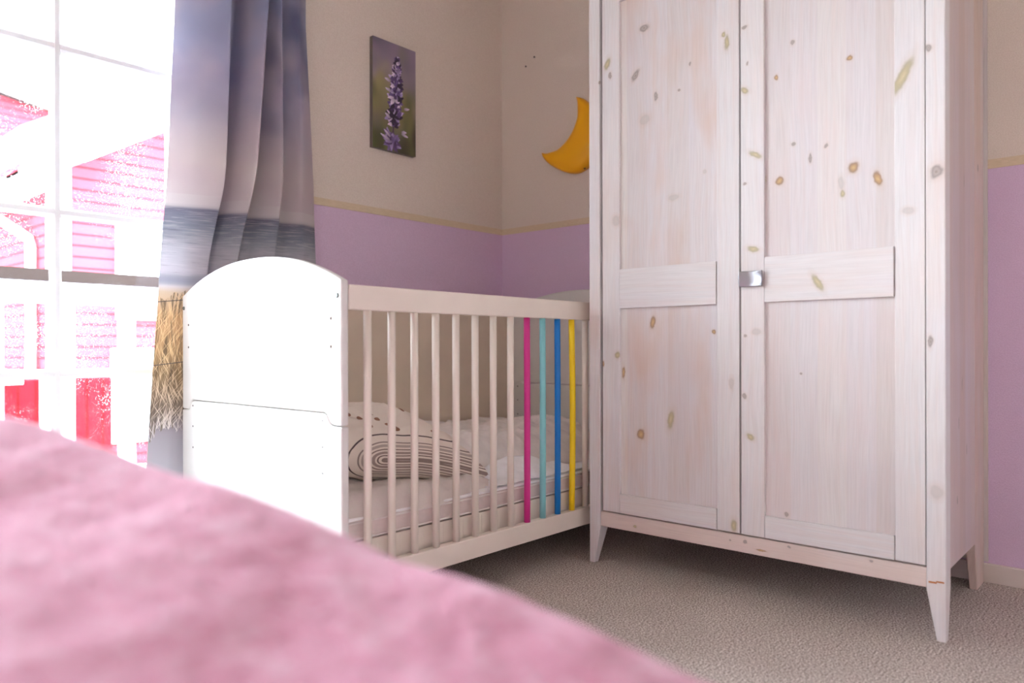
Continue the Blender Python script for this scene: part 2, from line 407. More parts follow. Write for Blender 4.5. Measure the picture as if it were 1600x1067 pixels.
# ------------------------------------------------------------ wardrobe
WD = (2.0, .915, 0); HW = .515; WH = 2.02
KN = {
 'lpost':[(0.471, 1.56, 0.0058, 0.0048, 0, 'g')],
 'lst':[(0.442, 1.612, 0.0113, 0.0213, 20, 'o'), (0.432, 1.573, 0.0056, 0.0118, 0, 'g'), (0.405, 0.677, 0.0111, 0.0117, 0, 'o'), (0.461, 0.648, 0.0057, 0.0095, 0, 'b'), (0.41, 1.105, 0.0139, 0.0164, 0, 'f')],
 'lpan':[(0.302, 1.693, 0.0183, 0.0114, 0, 'g'), (0.334, 1.553, 0.0107, 0.0206, 35, 'g'), (0.3, 1.408, 0.0183, 0.0159, -20, 'f'), (0.261, 1.471, 0.0077, 0.0157, 0, 'g'), (0.145, 1.543, 0.0036, 0.0065, 0, 'g'), (0.181, 1.472, 0.0049, 0.0044, 0, 'g'), (0.273, 0.778, 0.0103, 0.0225, 10, 'b'), (0.379, 0.621, 0.0068, 0.0209, 0, 'b'), (0.316, 0.43, 0.0158, 0.0183, 10, 'b'), (0.211, 0.482, 0.0124, 0.031, 10, 'o'), (0.07, 0.746, 0.0068, 0.0085, -30, 'b'), (0.2, 1.154, 0.0173, 0.0088, 0, 'f'), (0.098, 1.215, 0.0046, 0.0064, 0, 'f')],
 'lrs':[(0.033, 1.571, 0.0078, 0.0231, 0, 'o'), (0.043, 1.596, 0.0067, 0.0084, 0, 'o'), (0.014, 0.196, 0.011, 0.0188, 0, 'o'), (0.021, 0.598, 0.0066, 0.0167, 0, 'f')],
 'rls':[(-0.05, 1.236, 0.0085, 0.0225, -58, 'o'), (-0.043, 0.974, 0.0085, 0.0184, -75, 'o'), (-0.019, 1.421, 0.0086, 0.0144, -60, 'o'), (-0.035, 0.451, 0.0085, 0.0144, -60, 'o'), (-0.019, 1.598, 0.0086, 0.0052, 0, 'g'), (-0.026, 1.496, 0.0032, 0.0062, 0, 'g'), (-0.017, 0.563, 0.0065, 0.0103, -30, 'g'), (-0.052, 0.744, 0.0127, 0.0082, 0, 'f'), (-0.02, 0.734, 0.0043, 0.0041, 0, 'g'), (-0.019, 1.159, 0.0065, 0.0041, 0, 'g')],
 'rpan':[(-0.16, 1.522, 0.0059, 0.0069, 0, 'g'), (-0.115, 1.439, 0.0061, 0.008, 0, 'b'), (-0.307, 1.443, 0.0071, 0.0084, 30, 'b'), (-0.162, 1.249, 0.0069, 0.0069, 0, 'g'), (-0.206, 1.203, 0.0048, 0.0136, 0, 'g'), (-0.247, 1.229, 0.0056, 0.0077, 30, 'g'), (-0.315, 1.16, 0.0142, 0.0168, 20, 'b'), (-0.124, 1.154, 0.0121, 0.013, 20, 'b'), (-0.079, 1.159, 0.0083, 0.0202, 0, 'o'), (-0.288, 1.097, 0.0072, 0.0113, 0, 'o'), (-0.285, 1.125, 0.0072, 0.017, 0, 'f'), (-0.373, 1.123, 0.0102, 0.022, -18, 'b'), (-0.182, 0.63, 0.0039, 0.0039, 0, 'g'), (-0.141, 0.248, 0.006, 0.0059, 0, 'g')],
 'rrs':[(-0.424, 1.363, 0.0131, 0.0504, 27, 'o'), (-0.436, 1.033, 0.013, 0.009, 0, 'f')],
 'mid':[(-0.217, 0.871, 0.0095, 0.0271, -32, 'o')],
 'rpost':[(-0.48, 1.417, 0.0079, 0.0088, 0, 'g'), (-0.496, 1.118, 0.014, 0.0175, 10, 'g'), (-0.482, 0.713, 0.0063, 0.0158, 0, 'g'), (-0.495, 0.355, 0.014, 0.0175, 0, 'f')],
 'base':[(0.341, 0.142, 0.008, 0.0057, 0, 'o'), (0.025, 0.152, 0.0033, 0.0031, 0, 'g'), (-0.02, 0.156, 0.0065, 0.0052, 0, 'g'), (-0.143, 0.162, 0.005, 0.004, 0, 'g'), (-0.067, 0.138, 0.0167, 0.003, 0, 'b'), (-0.351, 0.163, 0.0052, 0.0046, 0, 'g')],
}
wd = thing('wardrobe', 'tall white-washed knotty pine wardrobe with two doors, against the right wall', 'wardrobe', WD)
def post(y0, y1, x0, x1, seed, kn, taper_y, taper_x, name='post'):
    """square post whose bottom 115 mm tapers into a leg; taper_y: side that stays put (+1/-1)"""
    zt = .118; ky = .020; 
    yb0, yb1 = (y0, y0+ky) if taper_y < 0 else (y1-ky, y1)
    f = .45
    xb0, xb1 = (x0, x0+(x1-x0)*f) if taper_x < 0 else (x1-(x1-x0)*.78, x1)
    bm = bmesh.new()
    rings = []
    for z, a, b, c, d in ((0, xb0, xb1, yb0, yb1), (zt, x0, x1, y0, y1), (WH-.03, x0, x1, y0, y1)):
        rings.append([bm.verts.new(p) for p in ((a, c, z), (b, c, z), (b, d, z), (a, d, z))])
    for A, B in zip(rings, rings[1:]):
        for k in range(4): bm.faces.new((A[k], A[(k+1) % 4], B[(k+1) % 4], B[k]))
    bm.faces.new(rings[0]); bm.faces.new(rings[-1])
    return obj(name, bm, wood('pine_post_%d' % seed, 'v', kn, seed=seed, stave=0, base=(220, 219, 219) if seed < 13 else (208, 188, 178)), wd, bevel=.0025)
post(HW-.042, HW, 0, .048, 11, KN['lpost'], 1, -1)
pr = post(-HW, -HW+.042, 0, .048, 12, KN['rpost'], -1, -1)
RK = [(-.10, 1.0, .01, .01, 0, 'g')]
post(HW-.045, HW-.02, .465, .60, 13, (), 1, 1)
post(-HW+.02, -HW+.045, .467, .597, 14, [(-.49+.0-.52, 1.22, .008, .012, 0, 'g'), (1.03, .24, .022, .008, 15, 'g')], -1, 1)
obj('crack', bx(-.0012, .0005, -.511, -.494, .1405, .1435, bx(-.0012, .0005, -.495, -.478, .137, .1405)), flat('raw_split_wood', (190, 120, 60), .8), pr)
SK = [(.20-(-HW+.02)-2*0.0, .50, .004, .02, 0, 'g')]
for s, sd in ((-1, 21), (1, 22)):
    y = s*(HW-.030)
    kn = [(-(.30+.49), .60, .004, .022, 4, 'g'), (-(.26+.49), .50, .004, .018, 0, 'g'), (-(.36+.49), .42, .0035, .016, 0, 'g'), (-(.33+.49), 1.15, .003, .02, 0, 'g'), (-(.24+.49), .30, .005, .012, 0, 'g')] if s < 0 else ()
    obj('side_panel', bx(.03, .58, y-.009, y+.009, .139, WH-.03), wood('pine_shaded_side_%d' % sd, 'v', kn, seed=sd, base=(208, 196, 195)), wd)  # base colour darkened to paint some shade onto the wardrobe's sides
obj('back_panel', bx(.598, .6055, -HW+.010, HW-.010, .062, WH-.03), wood('pine_back', 'v', seed=35), wd)
obj('bottom_board', bx(.03, .575, -HW+.045, HW-.045, .155, .173), wood('pine_bottom', 'h', seed=31), wd)
obj('cornice', bx(-.03, .6, -HW-.03, HW+.03, WH-.03, WH), wood('pine_cornice', 'h', seed=32), wd, bevel=.004)
obj('base_rail', bx(.003, .025, -HW+.042, HW-.042, .123, .171), wood('pine_base_rail', 'h', KN['base'], seed=33, stave=0, base=(220, 206, 198)), wd, bevel=.002)
obj('top_rail', bx(.003, .025, -HW+.042, HW-.042, 1.93, WH-.03), wood('pine_top_rail', 'h', seed=34, stave=0), wd, bevel=.002)
def door(ya, yb, sa, sb, kp, k1, k2, km, seed, warm, wamt):
    """ya<yb door edges, sa/sb inner edges of the stiles; kp.. knots"""
    d = obj('door', bx(.010, .022, sa-.01, sb+.01, .2, 1.90), wood('pine_door_%d' % seed, 'v', kp, seed=seed, warm=warm, warm_amt=wamt), wd)
    obj('stile', bx(.0015, .024, ya, sa, .1755, 1.926), wood('pine_stile_%d' % (seed+1), 'v', k2, seed=seed+1, stave=0), d, bevel=.0015)
    obj('stile', bx(.0005, .024, sb, yb, .1755, 1.926), wood('pine_stile_%d' % (seed+2), 'v', k1, seed=seed+2, stave=0), d, bevel=.0015)
    for z0, z1, kk, q in ((.176, .236, (), 3), (.825, .949, km, 4), (1.80, 1.926, (), 5)):
        obj('rail', bx(-.002, .024, sa+.0015, sb-.0015, z0, z1), wood('pine_rail_%d' % (seed+q), 'h', kk, seed=seed+q, stave=0), d, bevel=.0012)
    return d
dl = door(-.001, .463, .067, .398, KN['lpan'], KN['lst'], KN['lrs'], (), 41, (218, 186, 160), .6)
dr = door(-.471, -.0065, -.404, -.074, KN['rpan'], KN['rls'], KN['rrs'], KN['mid'], 51, (224, 206, 202), .35)
# curved metal pull
def hf(u, v):
    y = -.0735 + .0655*u; z = .869 + .0435*v
    a = 2*u-1; b = 2*v-1
    return (-.016 + .009*(1-a*a) - .004*(1-b*b)*a, y, z)
bm = grid(hf, 24, 14)
ho = obj('handle', bm, M['steel'], dr, smooth=True); m = ho.modifiers.new('solid', 'SOLIDIFY'); m.thickness = .003; m.offset = 0
hs_ = obj('handle_post', tube([(-.004, -.0415, .892), (.002, -.0415, .892)], .006), M['steel'], dr)

# ------------------------------------------------------------ crib
CX, CY0, CY1, CX1 = 1.054, 1.470, 2.293, 2.575
cr = thing('crib', "white children's crib with arched end panels and four coloured bars, in the corner", 'crib', (CX, CY0, 0))
WY = CY1-CY0
def arch(n=36):
    out = []
    for i in range(n+1):
        d = -1 + 2*i/n; z = .862 + .084*(1-abs(d)**2.2)
        out.append((WY/2+d*WY/2, z))
    return out
notch = [(0, .514), (.034, .514), (.045, .517), (.053, .526), (.060, .538), (.072, .543)]
seam = notch + [(WY-a, b) for a, b in notch[::-1]]
def end_panels(xa, xb, hole_x, foot=False):
    up = obj('upper_panel', prism_x(arch() + [(a, b+.0012) for a, b in seam[::-1]], xa, xb), M['white_paint'], cr, bevel=.0055, seg=3, angle=50)
    lo = obj('lower_panel', prism_x([(a, b-.0012) for a, b in seam] + [(WY, 0), (0, 0)], xa, xb), M['white_paint'], cr, bevel=.004, seg=3, angle=50)
    s = -1 if hole_x <= xa else 1
    def dot(y, z, r, mat, name, par, out):
        obj(name, tube([(hole_x - s*.001, y, z), (hole_x + s*out, y, z)], [r, r*.8], 14), mat, par)
    for y, z, r, mt, nm, pr_, o in (
        (.017, .826, .0072, 'dull_bolt', 'bolt', up, .003), (WY-.012, .824, .0060, 'dull_bolt', 'bolt', up, .003),
        (.042, .772, .0052, 'brass', 'bolt_hole', up, .0008), (.042, .704, .0052, 'brass', 'bolt_hole', up, .0008),
        (WY-.042, .772, .0040, 'dark_hole', 'bolt_hole', up, .0006), (WY-.042, .704, .0040, 'dark_hole', 'bolt_hole', up, .0006),
        (.077, .524, .0032, 'dark_hole', 'bolt_hole', lo, .0006), (.077, .460, .0032, 'dark_hole', 'bolt_hole', lo, .0006), (.077, .396, .0032, 'dark_hole', 'bolt_hole', lo, .0006),
        (WY-.070, .527, .0032, 'dark_hole', 'bolt_hole', lo, .0006), (WY-.070, .465, .0032, 'dark_hole', 'bolt_hole', lo, .0006), (WY-.070, .401, .0032, 'dark_hole', 'bolt_hole', lo, .0006)):
        if foot and nm == 'bolt': continue
        dot(y, z, r, M[mt], nm, pr_, o)
        if mt == 'brass':
            obj('bolt_recess', tube([(hole_x - s*.001, y, z), (hole_x + s*.0012, y, z)], .0030, 10), M['dark_hole'], pr_)
end_panels(0, .022, 0)
end_panels(CX1-CX-.022, CX1-CX, CX1-CX-.022, True)
L0, L1 = .022, CX1-CX-.022
obj('top_rail', bx(L0+.001, L1, 0, .026, .793, .853), M['cream_paint'], cr, bevel=.003)
obj('bottom_rail', bx(L0+.001, L1, 0, .026, .108, .166), M['cream_paint'], cr, bevel=.003)
obj('back_panel', bx(L0, L1, WY-.022, WY-.006, .06, .85), painted('cream_back_board', (228, 214, 194), .5), cr, bevel=.003)
sp = obj('spindle', tube([(0, 0, .160), (0, 0, .80)], .0102, 14), M['cream_paint'], cr, smooth=True)
me0 = sp.data
tints = {8: ('pink_sleeve', 'magenta bar'), 9: ('aqua_sleeve', 'pale aqua bar'), 10: ('blue_sleeve', 'bright blue bar'), 11: ('yellow_sleeve', 'yellow bar, slightly bowed')}
for i in range(19):
    x = 1.140 + .0757*i - CX
    if i in tints:
        mt, lb = tints[i]; bow = .006 if i == 11 else .0015
        pts = [(bow*math.sin(PI*k/10), 0, .163+.632*k/10) for k in range(11)]
        o = obj('spindle', tube(pts, .0100, 14), M[mt], cr, smooth=True); o['label'] = lb
    elif i == 0: o = sp
    else: o = link('spindle', me0, cr)
    o.location = (x, .0125, 0)
# base boards below the mattress
bm = bx(L0+.004, L1-.004, .036, .046, .16, .222)
for k in range(19):
    x = .062 + .0757*k
    bx(x-.0035, x+.0005, .0345, .0362, .166, .218, bm)
bx(L0+.004, L1-.004, .05, WY-.03, .19, .21, bm)
obj('mattress_base', bm, M['cream_paint'], cr, bevel=.001)

# mattress and bedding
def rounded_slab(x0, x1, y0, y1, z0, z1, name, mat, parent=None):
    return obj(name, bx(x0, x1, y0, y1, z0, z1), mat, parent, bevel=.012, seg=4)
mt = thing('mattress', 'thin crib mattress with piped seams lying on the crib base', 'mattress', (1.09, 1.508, .223))
MW, ML = .752, 1.455
rounded_slab(0, ML, 0, MW, 0, .055, 'ticking', M['mattress'], mt)
obj('cover', bx(.004, ML-.004, -.0025, MW-.002, .0505, .0585), M['bright_sheet'], mt, bevel=.003)
for z in (.006, .046):
    obj('piping', tube([(.01, -.001, z), (ML-.01, -.001, z)], .0028, 8), M['piping'], mt, smooth=True)

def nz(x, y, s, seed=0): return noise.noise(Vector((x*s+seed, y*s-seed, seed*.37)))
def rnz(x, y, s, seed=0): return 1-abs(noise.noise(Vector((x*s+seed, y*s-seed, seed*.37))))*2
# quilted pad with a wavy turned-up front edge
def padf(u, v):
    x = 1.10 + .60*u + .02*nz(v, u, 6, 3)*u; edge = 1.503 + .010*nz(u, 0, 7, 9) + .10*max(0, u-.55)
    y = edge + (2.22-edge)*v
    rise = .287 + .046*(1-u)**.7
    z = rise + .010*nz(x, y, 9, 2) + .014*rnz(x, y, 13, 5)*(.4+.6*(1-v)) + .004*rnz(x, y, 34, 8)
    lo = .272 if u < .9 else .281
    if v < .05: z = lo + (z-lo)*math.sqrt(v/.05)
    if u > .92: z = .281 + (z-.281)*math.sqrt(max(0, (1-u)/.08))
    return (x, y, z)
tag(obj('mattress_pad', grid(padf, 110, 80), M['pad'], smooth=True), 'crumpled white quilted pad spread over the near half of the crib mattress', 'mattress pad')
def duvf(u, v):
    x = 1.56 + .95*u; y0 = 1.66 - .06*math.sin(PI*u) + .03*nz(u, 0, 5, 4)+.06*(1-u)
    y = y0 + (2.255-y0)*v
    prof = min(1, math.sin(min(1, v*3.2)*PI/2))
    end = min(1, math.sqrt(max(0, u)/.10)) * min(1, math.sqrt(max(0, 1-u)/.06))
    top = .105 + .028*nz(x, y, 5, 7) + .014*rnz(x, y, 11, 3) + (.006*rnz(x, y, 30, 8) + .009*abs(math.sin(x*PI/.085 + 2*nz(x, y, 3, 1))))
    return (x, y, .2835 + top*prof*end)
tag(obj('duvet', grid(duvf, 150, 100), M['sheet'], smooth=True), 'rumpled white child duvet bunched along the back of the crib', 'duvet')
def shf(u, v):
    x = 1.62 + .48*u; y = 1.512 + .13*v
    z = .287 + .050*max(0, math.sin(u*PI))**1.5*v**1.1 + .012*max(0, rnz(x, y, 11, 12)) * (.3+v*.7)
    if u < .05 or u > .95: z -= .006
    return (x, y, z)
so = obj('sheet', grid(shf, 60, 26), M['bright_sheet'], smooth=True); tag(so, 'white sheet corner folded up at the front of the duvet', 'sheet')
m = so.modifiers.new('solid', 'SOLIDIFY'); m.thickness = .002

def pillow_mat():
    t = NT('striped_pillow_cotton'); uv = t.coord('UV'); sp = t.n('ShaderNodeSeparateXYZ', i_0=uv)
    u, v = sp.outputs[0], sp.outputs[1]
    e = t.math('MAXIMUM', t.math('DIVIDE', t.math('SUBTRACT', .36, u), .36), 0.0)
    zr = t.math('MULTIPLY', t.math('SUBTRACT', v, .5), 2.0)
    w = t.math('SQRT', t.math('ADD', t.math('MULTIPLY', zr, zr), t.math('MULTIPLY', t.math('MULTIPLY', e, e), 1.1)))
    c = s2l((232, 222, 210))
    wob = t.math('MULTIPLY', t.math('SUBTRACT', t.noise(uv, 5, 2), .5), .03)
    ww = t.math('ADD', w, wob)
    for p, hw, col in ((.03, .030, (150, 134, 126)), (.125, .014, (128, 112, 106)), (.20, .030, (164, 148, 140)), (.285, .014, (138, 122, 114)),
                       (.37, .030, (184, 170, 162)), (.45, .014, (150, 136, 128)), (.62, .014, (92, 80, 78)), (1.06, .014, (120, 106, 98)), (1.18, .02, (176, 162, 152))):
        msk = t.math('LESS_THAN', t.math('ABSOLUTE', t.math('SUBTRACT', ww, p)), hw)
        c = t.mix(msk, c, s2l(col))
    vo = t.n('ShaderNodeTexVoronoi', i_Vector=t.map(uv, (7, 9, 1)), i_Scale=1.0)
    spot = t.math('MULTIPLY', t.math('LESS_THAN', vo.outputs['Distance'], .22), t.math('GREATER_THAN', v, .84))
    spot = t.math('MULTIPLY', spot, t.math('LESS_THAN', e, .5))
    c = t.mix(spot, c, s2l((150, 108, 84)))
    t.l(c, t.p.inputs['Base Color']); t.p.inputs['Roughness'].default_value = .9
    t.bump(t.noise(t.coord(), 30, 4), .3, .006)
    return t.m
def cushion(lx, ly, hz, n=64):
    bm = bmesh.new(); uvl = bm.loops.layers.uv.verify()
    def P(u, v, s):
        X = lx*u*(1-.10*(1-v*v)); Y = ly*v*(1-.13*(1-u*u))
        t = max(0, 1-abs(u)**3)**.46 * max(0, 1-abs(v)**3)**.44
        z = s*hz*t*(1 + .12*noise.noise(Vector((u*2.0, v*2.0, s*3)))) + s*.010*noise.noise(Vector((u*6, v*6, 4)))*t
        P.z0 = z/(hz*1.12)
        z += .03*max(0, -u)**1.5 - .055*max(0, u-.1)**1.3
        return Vector((X, Y, z))
    for s in (1, -1):
        V = []; ZR = []
        for i in range(n+1):
            V.append([]); ZR.append([])
            for j in range(n+1): V[i].append(bm.verts.new(P(-1+2*i/n, -1+2*j/n, s))); ZR[i].append(max(-1, min(1, P.z0)))
        for i in range(n):
            for j in range(n):
                f = bm.faces.new((V[i][j], V[i+1][j], V[i+1][j+1], V[i][j+1]))
                for l, (a, b) in zip(f.loops, ((i, j), (i+1, j), (i+1, j+1), (i, j+1))): l[uvl].uv = (a/n, .5+.5*ZR[a][b])
    bmesh.ops.remove_doubles(bm, verts=bm.verts[:], dist=.0006)
    return bm
pl = obj('pillow', cushion(.295, .205, .092), pillow_mat(), smooth=True)
pl.location = (1.395, 1.775, .428); pl.rotation_euler = (math.radians(14), math.radians(4), math.radians(-5))
tag(pl, 'beige striped pillow lying at the near end of the crib', 'pillow')

# ------------------------------------------------------------ curtain
def curtain_mat():
    t = NT('photo_print_curtain'); uv = t.coord('UV'); sp = t.n('ShaderNodeSeparateXYZ', i_0=uv); u, v = sp.outputs[0], sp.outputs[1]
    zz = t.math('ADD', v, t.math('MULTIPLY', t.math('SUBTRACT', t.noise(uv, 6, 2), .5), .012))
    S = lambda z: z/2.2
    base = t.ramp(t.math('DIVIDE', zz, 2.2), [(S(.30), (166, 164, 170)), (S(.44), (140, 134, 140)), (S(.50), (104, 92, 84)), (S(.62), (132, 108, 74)),
        (S(.80), (186, 146, 104)), (S(.875), (196, 176, 152)), (S(.893), (200, 194, 196)), (S(.905), (150, 154, 170)), (S(.925), (154, 156, 170)), (S(.94), (192, 190, 200)),
        (S(1.02), (178, 180, 190)), (S(1.08), (132, 140, 154)), (S(1.135), (112, 112, 130)), (S(1.145), (198, 192, 194)), (S(1.28), (202, 192, 190)), (S(1.42), (176, 170, 182)),
        (S(1.56), (160, 158, 184)), (S(1.70), (156, 160, 186)), (S(1.85), (140, 148, 180))])
    cl = t.noise(t.map(uv, (1, .75, 1)), 6, 2, .45)
    skym = t.math('MULTIPLY', t.math('GREATER_THAN', zz, 1.18), t.ramp(cl, [(.42, (0,0,0,1)), (.66, (1,1,1,1))]))
    c = t.mix(t.math('MULTIPLY', skym, .65), base, s2l((190, 174, 180)))
    cl2 = t.noise(t.map(uv, (1, .8, 1), (4, 3, 0)), 5, 2, .4)
    dk = t.math('MULTIPLY', t.ramp(t.math('DIVIDE', zz, 2.2), [(S(1.40), (0,0,0,1)), (S(1.52), (1,1,1,1))]), t.ramp(cl2, [(.44, (0,0,0,1)), (.66, (1,1,1,1))]))
    right = t.ramp(u, [(.45, (.35,.35,.35,1)), (.62, (1,1,1,1))])
    c = t.mix(t.math('MULTIPLY', t.math('MULTIPLY', dk, right), .85), c, s2l((90, 94, 130)))
    # waves
    wv = t.noise(t.map(uv, (5, 70, 1)), 2.4, 4, .6)
    sea = t.math('MULTIPLY', t.math('LESS_THAN', zz, 1.137), t.math('GREATER_THAN', zz, .93))
    c = t.mix(t.math('MULTIPLY', sea, t.math('MULTIPLY', t.ramp(wv, [(.5, (0,0,0,1)), (.7, (1,1,1,1))]), .45)), c, s2l((214, 212, 218)))
    c = t.mix(t.math('MULTIPLY', sea, t.math('MULTIPLY', t.ramp(wv, [(.25, (1,1,1,1)), (.42, (0,0,0,1))]), .6)), c, s2l((92, 98, 114)))
    # dune grass
    gedge = t.math('ADD', .87, t.math('MULTIPLY', t.math('SUBTRACT', t.noise(t.map(uv, (18, 3, 1)), 1, 3), .5), .16))
    gr = t.math('MULTIPLY', t.math('LESS_THAN', zz, gedge), t.math('GREATER_THAN', zz, t.math('ADD', .36, t.math('MULTIPLY', t.noise(t.map(uv, (60, 4, 1)), 1, 2), .16))))
    tone = t.ramp(t.math('DIVIDE', zz, 1.0), [(.42, (214, 208, 208)), (.52, (206, 186, 164)), (.70, (216, 184, 136)), (.85, (214, 180, 136))])
    for rot, lo, hi, cola, st, fx in ((.18, .55, .62, None, .65, 240), (-.30, .57, .63, None, .7, 260), (.06, .52, .62, (76, 62, 42), .75, 170), (-.55, .60, .635, None, .75, 300), (.62, .60, .635, None, .75, 300), (-.12, .55, .64, (84, 72, 50), .65, 210)):
        g = t.noise(t.map(uv, (fx, 10, 1), rot=(0, 0, 0)) if abs(rot) < .01 else t.map(t.map(uv, (1, 1, 1), rot=(0, 0, rot)), (fx, 9, 1)), 1.0, 2, .5, .2)
        c = t.mix(t.math('MULTIPLY', gr, t.math('MULTIPLY', t.ramp(g, [(lo, (0,0,0,1)), (hi, (1,1,1,1))]), st)), c, s2l(cola) if cola else tone)
    # fence wires
    for zw, am in ((.835, .006), (.640, .006)):
        wire = t.math('LESS_THAN', t.math('ABSOLUTE', t.math('SUBTRACT', t.math('ADD', v, t.math('MULTIPLY', u, -.12)), zw-.005)), .0016)
        c = t.mix(t.math('MULTIPLY', wire, .8), c, s2l((70, 62, 60)))
    weave = t.noise(t.map(uv, (400, 900, 1)), 1, 1)
    c = t.mix(t.math('MULTIPLY', weave, .12), c, s2l((120, 120, 128)))
    t.l(c, t.p.inputs['Base Color']); t.p.inputs['Roughness'].default_value = .85; t.p.inputs['Sheen Weight'].default_value = .15
    tl = t.n('ShaderNodeBsdfTranslucent', i_Color=c)
    mx = t.n('ShaderNodeMixShader', i_0=.12); t.l(t.p.outputs[0], mx.inputs[1]); t.l(tl.outputs[0], mx.inputs[2]); t.l(mx.outputs[0], t.out.inputs[0])
    return t.m
# fold lines: x at z = 0.3, 0.93, 1.2, 1.85, 2.25 and depth (in front of the wall) low / high
FOLD = [  # (x tab, y low, y high)
 ((.955, .998, 1.016, 1.047, 1.06), 2.325, 2.315),
 ((1.02, 1.065, 1.08, 1.11, 1.12), 2.318, 2.27),
 ((1.085, 1.138, 1.165, 1.191, 1.20), 2.300, 2.235),
 ((1.07, 1.128, 1.158, 1.186, 1.19), 2.352, 2.345),
 ((1.10, 1.146, 1.20, 1.258, 1.27), 2.357, 2.350),
 ((1.12, 1.165, 1.214, 1.270, 1.28), 2.335, 2.29),
 ((1.19, 1.236, 1.248, 1.296, 1.30), 2.303, 2.205),
 ((1.20, 1.243, 1.254, 1.304, 1.31), 2.312, 2.215),
 ((1.185, 1.232, 1.243, 1.292, 1.30), 2.354, 2.345),
 ((1.25, 1.300, 1.300, 1.330, 1.34), 2.340, 2.320),
 ((1.34, 1.383, 1.371, 1.366, 1.37), 2.305, 2.235),
 ((1.33, 1.375, 1.363, 1.358, 1.36), 2.352, 2.345),
 ((1.40, 1.440, 1.430, 1.425, 1.43), 2.346, 2.335),
 ((1.48, 1.510, 1.485, 1.470, 1.47), 2.325, 2.295),
 ((1.54, 1.566, 1.545, 1.510, 1.51), 2.330, 2.315)]
ZT = (.30, .93, 1.2, 1.85, 2.25)
def csec(z):
    pts = []
    k = min(1, max(0, (z-.95)/.35)); k = k*k*(3-2*k)
    for xt, yl, yh in FOLD: pts.append((lerp_tab(list(zip(ZT, xt)), z), yl + (yh-yl)*k))
    return pts
def curtain():
    bm = bmesh.new(); uvl = bm.loops.layers.uv.verify(); sub = 8
    zs = [.06 + (2.22-.06)*i/110 for i in range(111)]; rows = []
    us = None
    for z in zs:
        p = csec(z); out = []
        for i in range(len(p)-1):
            p0 = p[max(i-1, 0)]; p1 = p[i]; p2 = p[i+1]; p3 = p[min(i+2, len(p)-1)]
            for s in range(sub):
                t = s/sub
                q = []
                for a in (0, 1):
                    m1 = (p2[a]-p0[a])*.22; m2 = (p3[a]-p1[a])*.22
                    h = (2*t**3-3*t*t+1)*p1[a] + (t**3-2*t*t+t)*m1 + (-2*t**3+3*t*t)*p2[a] + (t**3-t*t)*m2
                    q.append(h)
                out.append((q[0], min(q[1], 2.361)))
        out.append(p[-1]); rows.append(out)
        if us is None:
            us = [0]
            for a, b in zip(out, out[1:]): us.append(us[-1]+math.hypot(a[0]-b[0], a[1]-b[1]))
    V = [[bm.verts.new((x, y + .002*noise.noise(Vector((x*8, z*3, 0))), z)) for x, y in row] for z, row in zip(zs, rows)]
    for i in range(len(zs)-1):
        for j in range(len(us)-1):
            f = bm.faces.new((V[i][j], V[i][j+1], V[i+1][j+1], V[i+1][j]))
            for l, (a, b) in zip(f.loops, ((i, j), (i, j+1), (i+1, j+1), (i+1, j))): l[uvl].uv = (us[b]+.11, zs[a])
    return bm
ct = thing('curtain', 'long curtain printed with sky, sea and dune grass beside the window', 'curtain', (1.25, 2.33, 0))
co_ = obj('fabric', curtain(), curtain_mat(), ct, smooth=True); co_.location = (-1.25, -2.33, 0)
ro = obj('rod', tube([(-2.6, -.03, 2.23), (.45, -.03, 2.23)], .012), M['steel'], ct, smooth=True)
for x in (-2.5, .40): obj('bracket', bx(x-.01, x+.01, -.03, .034, 2.22, 2.24), M['steel'], ct)

